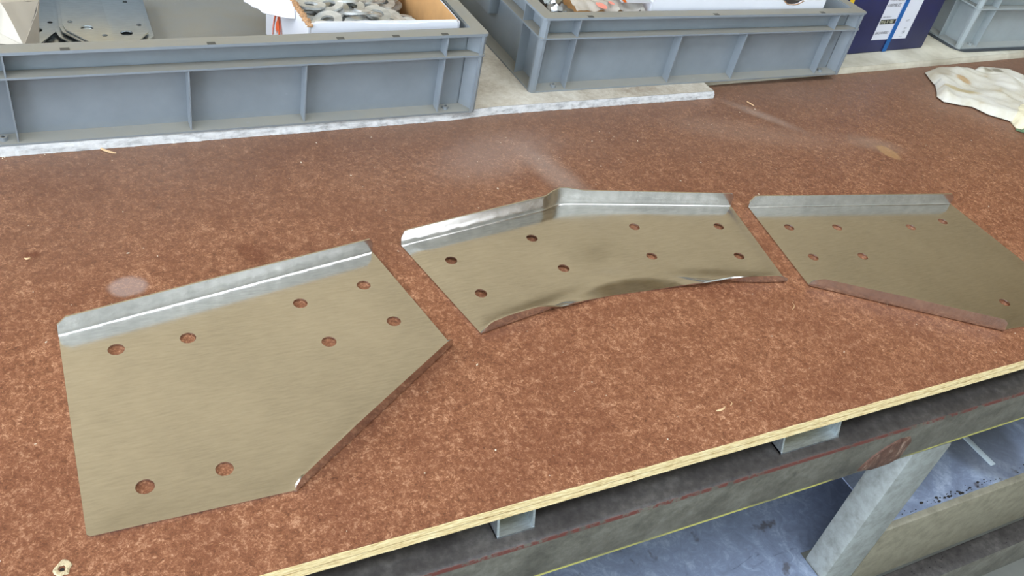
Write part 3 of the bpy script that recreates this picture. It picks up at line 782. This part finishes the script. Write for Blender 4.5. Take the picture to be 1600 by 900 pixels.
# washers
bm = bmesh.new()
o_ = [(.0185*math.cos(2*PI*k/28), .0185*math.sin(2*PI*k/28)) for k in range(28)]
i_ = [(.0088*math.cos(2*PI*k/28), .0088*math.sin(2*PI*k/28)) for k in range(28)]
ring(bm, o_, i_, 0, .003)
w0 = bm_obj('washer', bm, 'washer', None, 40); wme = w0.data
tag(w0, 'thick round grey zinc washer heaped in the white carton', 'washer', 'washers heaped in the white carton')
rng = random.Random(11)
first = True
def heap(x, y):
    t_ = (x-CX0)/(CX1-CX0)
    return .112-.050*max(0, (t_-.42))/.58 - .004*math.sin((y-CY0)*60)
spots = []
for layer in range(3):
    for i in range(46):
        for tr in range(30):
            x = rng.uniform(CX0+.0215, CX1-.0265); y = rng.uniform(CY0+.0235, CY1-.024)
            z = heap(x, y)-.009*(2-layer)
            if all((x-a)**2+(y-b)**2+((z-c)*3)**2 > (.0225)**2 for a, b, c in spots): break
        else: continue
        spots.append((x, y, z))
spots += [(CX0+.125, CY0+.028, .1105)]
for x, y, z in spots:
    o = w0 if first else w0.copy()
    if not first: COL.objects.link(o)
    first = False
    tl = rng.uniform(.05, .42); az = rng.uniform(0, 2*PI)
    o.rotation_euler = (tl*math.cos(az), tl*math.sin(az), rng.uniform(0, PI)); o.location = (x, y, z)
# dark loose fill under the visible washers keeps them resting
bm = bmesh.new()
G = 18
gv = [[bm.verts.new((CX0+.004+(CX1-CX0-.009)*i/G, CY0+.007+(CY1-CY0-.012)*j/G, heap(CX0+(CX1-CX0)*i/G, CY0+.1)-.024+rng.uniform(-.002, .002))) for i in range(G+1)] for j in range(G+1)]
for j in range(G):
    for i in range(G): bm.faces.new((gv[j][i], gv[j][i+1], gv[j+1][i+1], gv[j+1][i]))
bmesh.ops.solidify(bm, geom=list(bm.faces), thickness=-.004)
tag(bm_obj('small_washer_fill', bm, 'washer', None), 'grey bed of small washers under the large ones in the carton', 'washers', kind='stuff')

# ------------------------------------------------------------------ galvanised brackets in crate A
def bracket(outline, zt, bigs, smalls, label, thick=.0018):
    root = empty('steel_bracket', (outline[0][0], outline[0][1], zt)); tag(root, label, 'bracket', 'galvanised brackets in the left crate')
    ox, oy = outline[0]; B = outline
    pts = [Vector(p) for p in B]; ed = [(i, (i+1) % len(B)) for i in range(len(B))]
    hs = [(h, .0075) for h in bigs]+[(h, .0032) for h in smalls]
    for (hx, hy), r in hs:
        k0 = len(pts)
        for i in range(16): pts.append(Vector((hx+r*math.cos(PI*i/8), hy+r*math.sin(PI*i/8)))); ed.append((k0+i, k0+(i+1) % 16))
    V, E_, F_, *_ = delaunay_2d_cdt(pts, ed, [], 0, 1e-6)
    bm = bmesh.new(); bv = [bm.verts.new((v.x-ox, v.y-oy, 0)) for v in V]
    for f in F_:
        c = sum((V[i] for i in f), Vector((0, 0)))/len(f)
        if inside(c, B) and all((c.x-h[0])**2+(c.y-h[1])**2 > (r*.95)**2 for h, r in hs): bm.faces.new([bv[i] for i in f])
    bmesh.ops.recalc_face_normals(bm, faces=bm.faces)
    if sum(f.normal.z for f in bm.faces) < 0: bmesh.ops.reverse_faces(bm, faces=bm.faces)
    bmesh.ops.solidify(bm, geom=list(bm.faces), thickness=thick)
    bm_obj('bracket_plate', bm, 'bright_zinc_sheet', root)
    return root
bl = [(-.034, 1.1324), (-.0119, 1.1327), (.013, 1.1745), (.0149, 1.28), (-.034, 1.28)]
bmid = [(.019, 1.1728), (.0215, 1.158), (.0467, 1.121), (.0761, 1.1222), (.073, 1.1413), (.0703, 1.28), (.02, 1.28)]
br = [(.069, 1.1318), (.1017, 1.1325), (.1186, 1.1605), (.1198, 1.28), (.069, 1.28)]
lo = [(-.0107, 1.118), (.0149, 1.118), (.05, 1.14), (.05, 1.28), (-.0107, 1.28)]
bracket(bl, .034, [(-.0123, 1.1745)], [(.005, 1.1961), (-.012, 1.235)], 'left zinc bracket beside the white paper in the left crate')
bracket(bmid, .042, [(.0461, 1.1617)], [(.028, 1.1799), (.0647, 1.1398)], 'middle zinc bracket lying on top of the others in the left crate')
bracket(br, .036, [(.0918, 1.1578)], [(.101, 1.2533), (.1095, 1.1809)], 'right zinc bracket nearest the empty crate floor')
bracket(lo, .028, [], [(.0037, 1.1557)], 'lowest zinc bracket peeping out between the left and middle ones')
for k, (dx, z_) in enumerate(((.002, .0395), (-.003, .0375))):
    bracket([(x+dx-.006, y-.001-.003*k) for x, y in bmid], z_-.003*k, [], [], ('upper', 'lower')[k]+' of the two zinc brackets stacked under the middle bracket', .0016)
bracket([(x+.006, y-.002) for x, y in br], .0315, [], [], 'zinc bracket under the right bracket, its edge showing at the right')
# stack body below (plain packed plates resting on crate floor)
for i in range(6):
    z_ = .0165+.0018+i*.0019
    bracket([(-.03+.001*i, 1.125), (.115, 1.125), (.120, 1.16), (.120, 1.28), (-.03, 1.28)], z_, [], [], 'packed zinc plate at the bottom of the bracket stack', .0017)

# white paper bag at far left of crate A
def crumple(tri, n, amp, seed, name, mat, root, base, thick=.0006):
    bm = bmesh.new()
    for a_, b_, c_ in tri:
        a_, b_, c_ = Vector(a_), Vector(b_), Vector(c_); g = {}
        for i in range(n+1):
            for j in range(n+1-i):
                p_ = a_*(1-(i+j)/n)+b_*i/n+c_*j/n
                e = amp
                q = p_+Vector((noise.noise(p_*30+Vector((seed, 0, 0))), noise.noise(p_*30+Vector((0, seed, 0))), noise.noise(p_*34+Vector((0, 0, seed)))))*e
                g[i, j] = bm.verts.new(q-Vector(base))
        for i in range(n):
            for j in range(n-i):
                bm.faces.new((g[i, j], g[i+1, j], g[i, j+1]))
                if i+j < n-1: bm.faces.new((g[i+1, j], g[i+1, j+1], g[i, j+1]))
    bmesh.ops.remove_doubles(bm, verts=bm.verts, dist=1e-5)
    bmesh.ops.recalc_face_normals(bm, faces=bm.faces)
    bmesh.ops.solidify(bm, geom=list(bm.faces), thickness=thick)
    return bm_obj(name, bm, mat, root, 50)
P0, P1, P2, P3, P4, P5, P6 = (-.0230, .9590, .118), (-.0389, .9905, .15), (-.0023, 1.09, .11), (-.0432, .9677, .128), (-.0455, .9570, .1215), (-.0765, .9775, .16), (-.0775, .9605, .132)
pb = empty('paper_bag', (-.04, .98, .02)); tag(pb, 'folded white paper bag at the left end of the left crate', 'paper bag')
crumple([(P0, P1, P2), (P0, P3, P1), (P3, P5, P1), (P3, P6, P5)], 10, .0025, 3, 'upper_fold', 'white_paper', pb, (-.04, .98, .02))
crumple([(P0, P4, P3), (P4, P6, P3)], 8, .0015, 5, 'lower_fold', 'white_paper', pb, (-.04, .98, .02))
crumple([(P1, (-.03, 1.12, .12), P2), (P1, P5, (-.03, 1.12, .12)), (P5, (-.074, 1.12, .10), (-.03, 1.12, .12)), ((-.03, 1.12, .12), (-.03, 1.10, .02), P2), (P2, (-.03, 1.10, .02), (-.02, 1.0, .02)),
         (P2, (-.02, 1.0, .02), P0)], 8, .002, 9, 'bag_body', 'white_paper', pb, (-.04, .98, .02))

# ------------------------------------------------------------------ contents of crate B
CB = (.800, 1.0175, ZB)
c2 = empty('open_carton', CB); tag(c2, 'white carton topped by crinkled plastic in the crate left of the blue carton', 'carton')
X_, Y_ = .800, 1.0175
def notch(t_):
    x = X_+t_*.345; return .1405-.002*t_+(-.0075*math.exp(-((x-1.075)/.018)**4))
wall('front_wall', (X_, Y_), (X_+.345, Y_), ZB, notch, .003, 'white_carton', c2, CB, 60)
wall('side_wall', (X_+.001, Y_+.003), (X_+.001, Y_+.24), ZB, lambda t_: .140, .003, 'white_carton', c2, CB)
wall('side_wall', (X_+.344, Y_+.24), (X_+.344, Y_+.003), ZB, lambda t_: .139, .003, 'white_carton', c2, CB)
wall('back_wall', (X_+.343, Y_+.24), (X_+.003, Y_+.24), ZB, lambda t_: .138, .003, 'kraft_carton', c2, CB)
boxobj('carton_floor', .003, .34, .003, .237, .0002, .003, 'kraft_carton', c2)
bm = bmesh.new()
for i in range(26):
    x = 1.056+i*.0016-X_; q = bmesh.ops.create_icosphere(bm, subdivisions=1, radius=.0010)
    for v in q['verts']: v.co += Vector((x, random.uniform(-.0008, .001), notch((x)/.345)-ZB))
bm_obj('torn_edge', bm, 'torn_corrugation', c2)
def film_sheet(name, label, x0, x1, y0, y1, zf, amp, mat, seed, cat='plastic bag', freq=26, n=44, thick=.0005):
    root = empty(name, (x0, y0, .10)); tag(root, label, cat)
    bm = bmesh.new(); g = []
    for j in range(n+1):
        r = []
        for i in range(n+1):
            x = x0+(x1-x0)*i/n; y = y0+(y1-y0)*j/n
            q = noise.noise(Vector((x*freq, y*freq, seed)))+.5*noise.noise(Vector((x*freq*2.6, y*freq*2.6, seed)))
            r.append(bm.verts.new((x-x0, y-y0, zf(x, y)+amp*(1-abs(q)*2)-.10)))
        g.append(r)
    for j in range(n):
        for i in range(n): bm.faces.new((g[j][i], g[j][i+1], g[j+1][i+1], g[j+1][i]))
    bmesh.ops.recalc_face_normals(bm, faces=bm.faces); bmesh.ops.solidify(bm, geom=list(bm.faces), thickness=thick)
    bm_obj('film', bm, mat, root, 35); return root
film_sheet('plastic_bag', 'smoky crinkled plastic wrap on top of the white carton beside the blue carton', .812, 1.135, 1.026, 1.24, lambda x, y: .132+(y-1.02)*.10, .008, 'brown_bag', 4)
fbg = film_sheet('plastic_bag', 'clear plastic bag with faint red print beside the white carton', .672, .790, 1.016, 1.20, lambda x, y: .118+(y-1.0)*.2, .006, 'film_bag', 8)
rp_ = [(.715, 1.022, .0075), (.735, 1.028, .004), (.748, 1.05, .006)]
for x, y, r in rp_:
    mesh_obj('printed_patch', [(x+r*math.cos(k*PI/7)-.672, y+1.6*r*math.sin(k*PI/7)-1.016, .118+(y-1.0)*.2+.0075-.10) for k in range(14)], [tuple(range(14))], 'pink_print', fbg)
# card with an orange stripe between the bag and the carton
cd = empty('printed_card', (.745, 1.018, .10)); tag(cd, 'white card with an orange stripe left of the white carton', 'card')
bm = bmesh.new(); v = [bm.verts.new(q) for q in ((0, 0, .036), (.052, -.004, .036), (.056, .12, .060), (.004, .12, .060))]; bm.faces.new(v); bmesh.ops.solidify(bm, geom=list(bm.faces), thickness=.001)
bm_obj('card_face', bm, 'white_carton', cd)
bm = bmesh.new(); v = [bm.verts.new(q) for q in ((.0035, -.0008, .0368), (.0085, -.0012, .0368), (.016, .12, .0608), (.011, .12, .0608))]; bm.faces.new(v); bmesh.ops.solidify(bm, geom=list(bm.faces), thickness=.0004)
bm_obj('orange_stripe', bm, 'orange_tape', cd)
# padding box supporting card and bag
bg = boxobj('packing_box', .672, .795, 1.0165, 1.2, ZB, .112, 'kraft_carton'); tag(bg, 'brown carton hidden under the clear plastic bag', 'carton')
# hex bolts at the left end of crate B
def hexbolt():
    root = empty('hex_bolt', (0, 0, 0)); tag(root, 'shiny zinc hex bolt in the left corner of the middle crate', 'bolt', 'hex bolts in the corner of the middle crate')
    bm = bmesh.new(); prism(bm, [(.0095*math.cos(k*PI/3), .0095*math.sin(k*PI/3)) for k in range(6)], 0, .007); bm_obj('bolt_head', bm, 'bolt', root)
    bm = bmesh.new(); prism(bm, [(.005*math.cos(k*PI/6), .005*math.sin(k*PI/6)) for k in range(12)], -.016, 0); bm_obj('shank', bm, 'bolt', root, 40)
    return root
hb = hexbolt(); rng = random.Random(5); k = 0
for j in range(5):
    for i in range(3):
        o = hb if k == 0 else hb.copy()
        if k:
            COL.objects.link(o)
            for ch in hb.children: c_ = ch.copy(); c_.parent = o; COL.objects.link(c_)
        k += 1
        o.location = (.648+i*.0095+rng.uniform(-.0015, .0015), 1.030+j*.017, .113+rng.uniform(-.003, .005))
        o.rotation_euler = (rng.uniform(-.9, .9), rng.uniform(-.6, .6), rng.uniform(0, PI))
bg = boxobj('bolt_box',   .632, .670, 1.013, 1.12, ZB, .096, 'kraft_carton'); tag(bg, 'small carton under the hex bolts in the middle crate', 'carton')

# ------------------------------------------------------------------ blue carton
bb = empty('blue_carton', (1.235, 1.062, .0122), .07); tag(bb, 'dark blue cardboard carton with white label and blue strap', 'carton')
BW = .292
rows = []
bm = bmesh.new(); box(bm, .017, BW, 0, .21, 0, .205, .003); bm_obj('carton_body', bm, 'blue_carton', bb, 40)
yb = -.0006
def flat(name, pts, mat, y=yb, par=bb): return mesh_obj(name, [(x, y, z) for x, z in pts], [tuple(range(len(pts)))], mat, par)
def lx(x): return x-1.235
LBL = [(.124, .026), (.224, .025), (.224, .155), (.124, .155)]
lab = flat('label', LBL, 'label_paper')
flat('black_bar', [(.1265, .057), (.1695, .057), (.1695, .066), (.1265, .066)], 'black_print', yb-.0003, lab)
def text(s, x, z, size, mat, y=yb-.0005, sx=1, par=None):
    cu = bpy.data.curves.new('printed_text', 'FONT'); cu.body = s; cu.size = size; cu.extrude = 0
    o = bpy.data.objects.new('tmp', cu); COL.objects.link(o)
    dg = bpy.context.evaluated_depsgraph_get(); me = bpy.data.meshes.new_from_object(o.evaluated_get(dg)); bpy.data.objects.remove(o)
    t_ = bpy.data.objects.new('printed_text', me); COL.objects.link(t_); me.materials.clear(); me.materials.append(MAT[mat])
    t_.parent = par or lab; t_.location = (x, y, z); t_.rotation_euler = (PI/2, 0, 0); t_.scale = (sx, 1, 1)
text('M16 X 100', .1275, .0585, .0088, 'pale_print', yb-.0007, .88)
text('GALVANISED', .1265, .0375, .0074, 'grey_print', sx=.84)
text('ASSEMBLIES', .1265, .0905, .0086, 'grey_print', sx=.82)
text('STRUCTURAL', .1265, .1015, .0086, 'grey_print', sx=.76)
text('HEX BOLT', .1275, .0695, .0042, 'grey_print', sx=1.2)
text('50', .204, .036, .0075, 'grey_print')
text('QTY', .204, .045, .004, 'grey_print')
text('GR 8.8', .200, .0285, .003, 'grey_print')
text('LOT', .200, .060, .005, 'grey_print')
# strap: a band over front and top, slightly slanted
sp_ = [(.172, -.0015, 0), (.184, -.0015, 0), (.194, -.0015, .206), (.182, -.0015, .206)]
bm = bmesh.new()
q0 = [bm.verts.new(v) for v in ((.1700, -.0014, .001), (.1820, -.0014, .001), (.1840, -.0014, .2065), (.1720, -.0014, .2065))]
q1 = [bm.verts.new(v) for v in ((.1720, .211, .2065), (.1840, .211, .2065))]
bm.faces.new(q0); bm.faces.new((q0[3], q0[2], q1[1], q1[0]))
bmesh.ops.solidify(bm, geom=list(bm.faces), thickness=.0007); bm_obj('strap', bm, 'blue_strap', bb)
flat('yellow_print', [(.0175, .098), (.030, .098), (.030, .16), (.0175, .16)], 'yellow_print')

# ------------------------------------------------------------------ rag
rag_out = [(1.4600, 1.004), (1.488, 1.008), (1.524, 1.006), (1.5617, 1.004), (1.5736, .9995), (1.5826, .985), (1.6201, .969), (1.6464, .9283), (1.70, .90), (1.73, .86), (1.70, .80), (1.62, .775), (1.54, .79), (1.50, .803),
           (1.4917, .8111), (1.4831, .8253), (1.4585, .8482), (1.4484, .8765), (1.4249, .8859), (1.3985, .9001), (1.4000, .918), (1.415, .932), (1.4362, .9554), (1.4470, .980)]
def cloth(name, outline, zf, mat, root, base, step=.0065, thick=.0016, z0=.0012, edge=.014):
    pts = resample(outline+[outline[0]], step)[:-1]
    pv = [Vector(p) for p in pts]; ed = [(i, (i+1) % len(pv)) for i in range(len(pv))]
    xs = [p[0] for p in outline]; ys = [p[1] for p in outline]
    y = min(ys)
    while y < max(ys):
        x = min(xs)
        while x < max(xs):
            if inside((x, y), pts) and dist_poly((x, y), pts) > step*.6: pv.append(Vector((x, y)))
            x += step
        y += step
    V, E_, F_, *_ = delaunay_2d_cdt(pv, ed, [], 0, 1e-6)
    bm = bmesh.new(); bv = []
    for v in V:
        d = min(1, dist_poly((v.x, v.y), pts)/edge); e = math.sqrt(max(0, 1-(1-d)**2))
        bv.append(bm.verts.new((v.x-base[0], v.y-base[1], z0+thick+e*zf(v.x, v.y)-base[2])))
    for f in F_:
        c = sum((V[i] for i in f), Vector((0, 0)))/len(f)
        if inside(c, pts): bm.faces.new([bv[i] for i in f])
    bmesh.ops.recalc_face_normals(bm, faces=bm.faces)
    if sum(f.normal.z for f in bm.faces) < 0: bmesh.ops.reverse_faces(bm, faces=bm.faces)
    bmesh.ops.solidify(bm, geom=list(bm.faces), thickness=thick)
    return bm_obj(name, bm, mat, root, 70)
RB = (1.40, .90, 0)
rg = empty('cleaning_rag', RB); tag(rg, 'crumpled stained white cloth rag on the worktop at the right edge', 'rag')
def ragz(x, y):
    s = (x-1.4)*.75+(y-.9)*.66; c = -(x-1.4)*.66+(y-.9)*.75
    z = .012+.003*math.sin(c*48+1.0)+.0014*math.sin(c*90+s*24)+.006*noise.noise(Vector((x*24, y*24, 2)))+.002*noise.noise(Vector((x*70, y*70, 2)))
    return max(.002, z)
o = cloth('cloth_body', rag_out, ragz, 'cloth', None, (0, 0, 0)); o.parent = rg; o.matrix_parent_inverse = Matrix.Translation((-RB[0], -RB[1], 0))
o = cloth('rear_fold', [(1.575, .992), (1.6000, 1.004), (1.6341, .9994), (1.6700, .985), (1.6900, .952), (1.6600, .925), (1.62, .95)], lambda x, y: .012+.003*noise.noise(Vector((x*40, y*40, 0))), 'cloth', None, (0, 0, 0), .006, edge=.012)
o.parent = rg; o.matrix_parent_inverse = Matrix.Translation((-RB[0], -RB[1], 0))
o = cloth('cream_hem', [(1.524, .850), (1.55, .853), (1.60, .84), (1.58, .80), (1.4850, .792), (1.476, .800), (1.490, .826)], lambda x, y: .017, 'cream_cloth', None, (0, 0, 0), .006, edge=.006)
o.parent = rg; o.matrix_parent_inverse = Matrix.Translation((-RB[0], -RB[1], 0))
o = cloth('green_trim', [(1.484, .7895), (1.474, .799), (1.470, .795), (1.481, .784), (1.55, .790), (1.55, .795)], lambda x, y: .010, 'green_stitching', None, (0, 0, 0), .004, edge=.002)
o.parent = rg; o.matrix_parent_inverse = Matrix.Translation((-RB[0], -RB[1], 0))
bpy.context.view_layer.update()
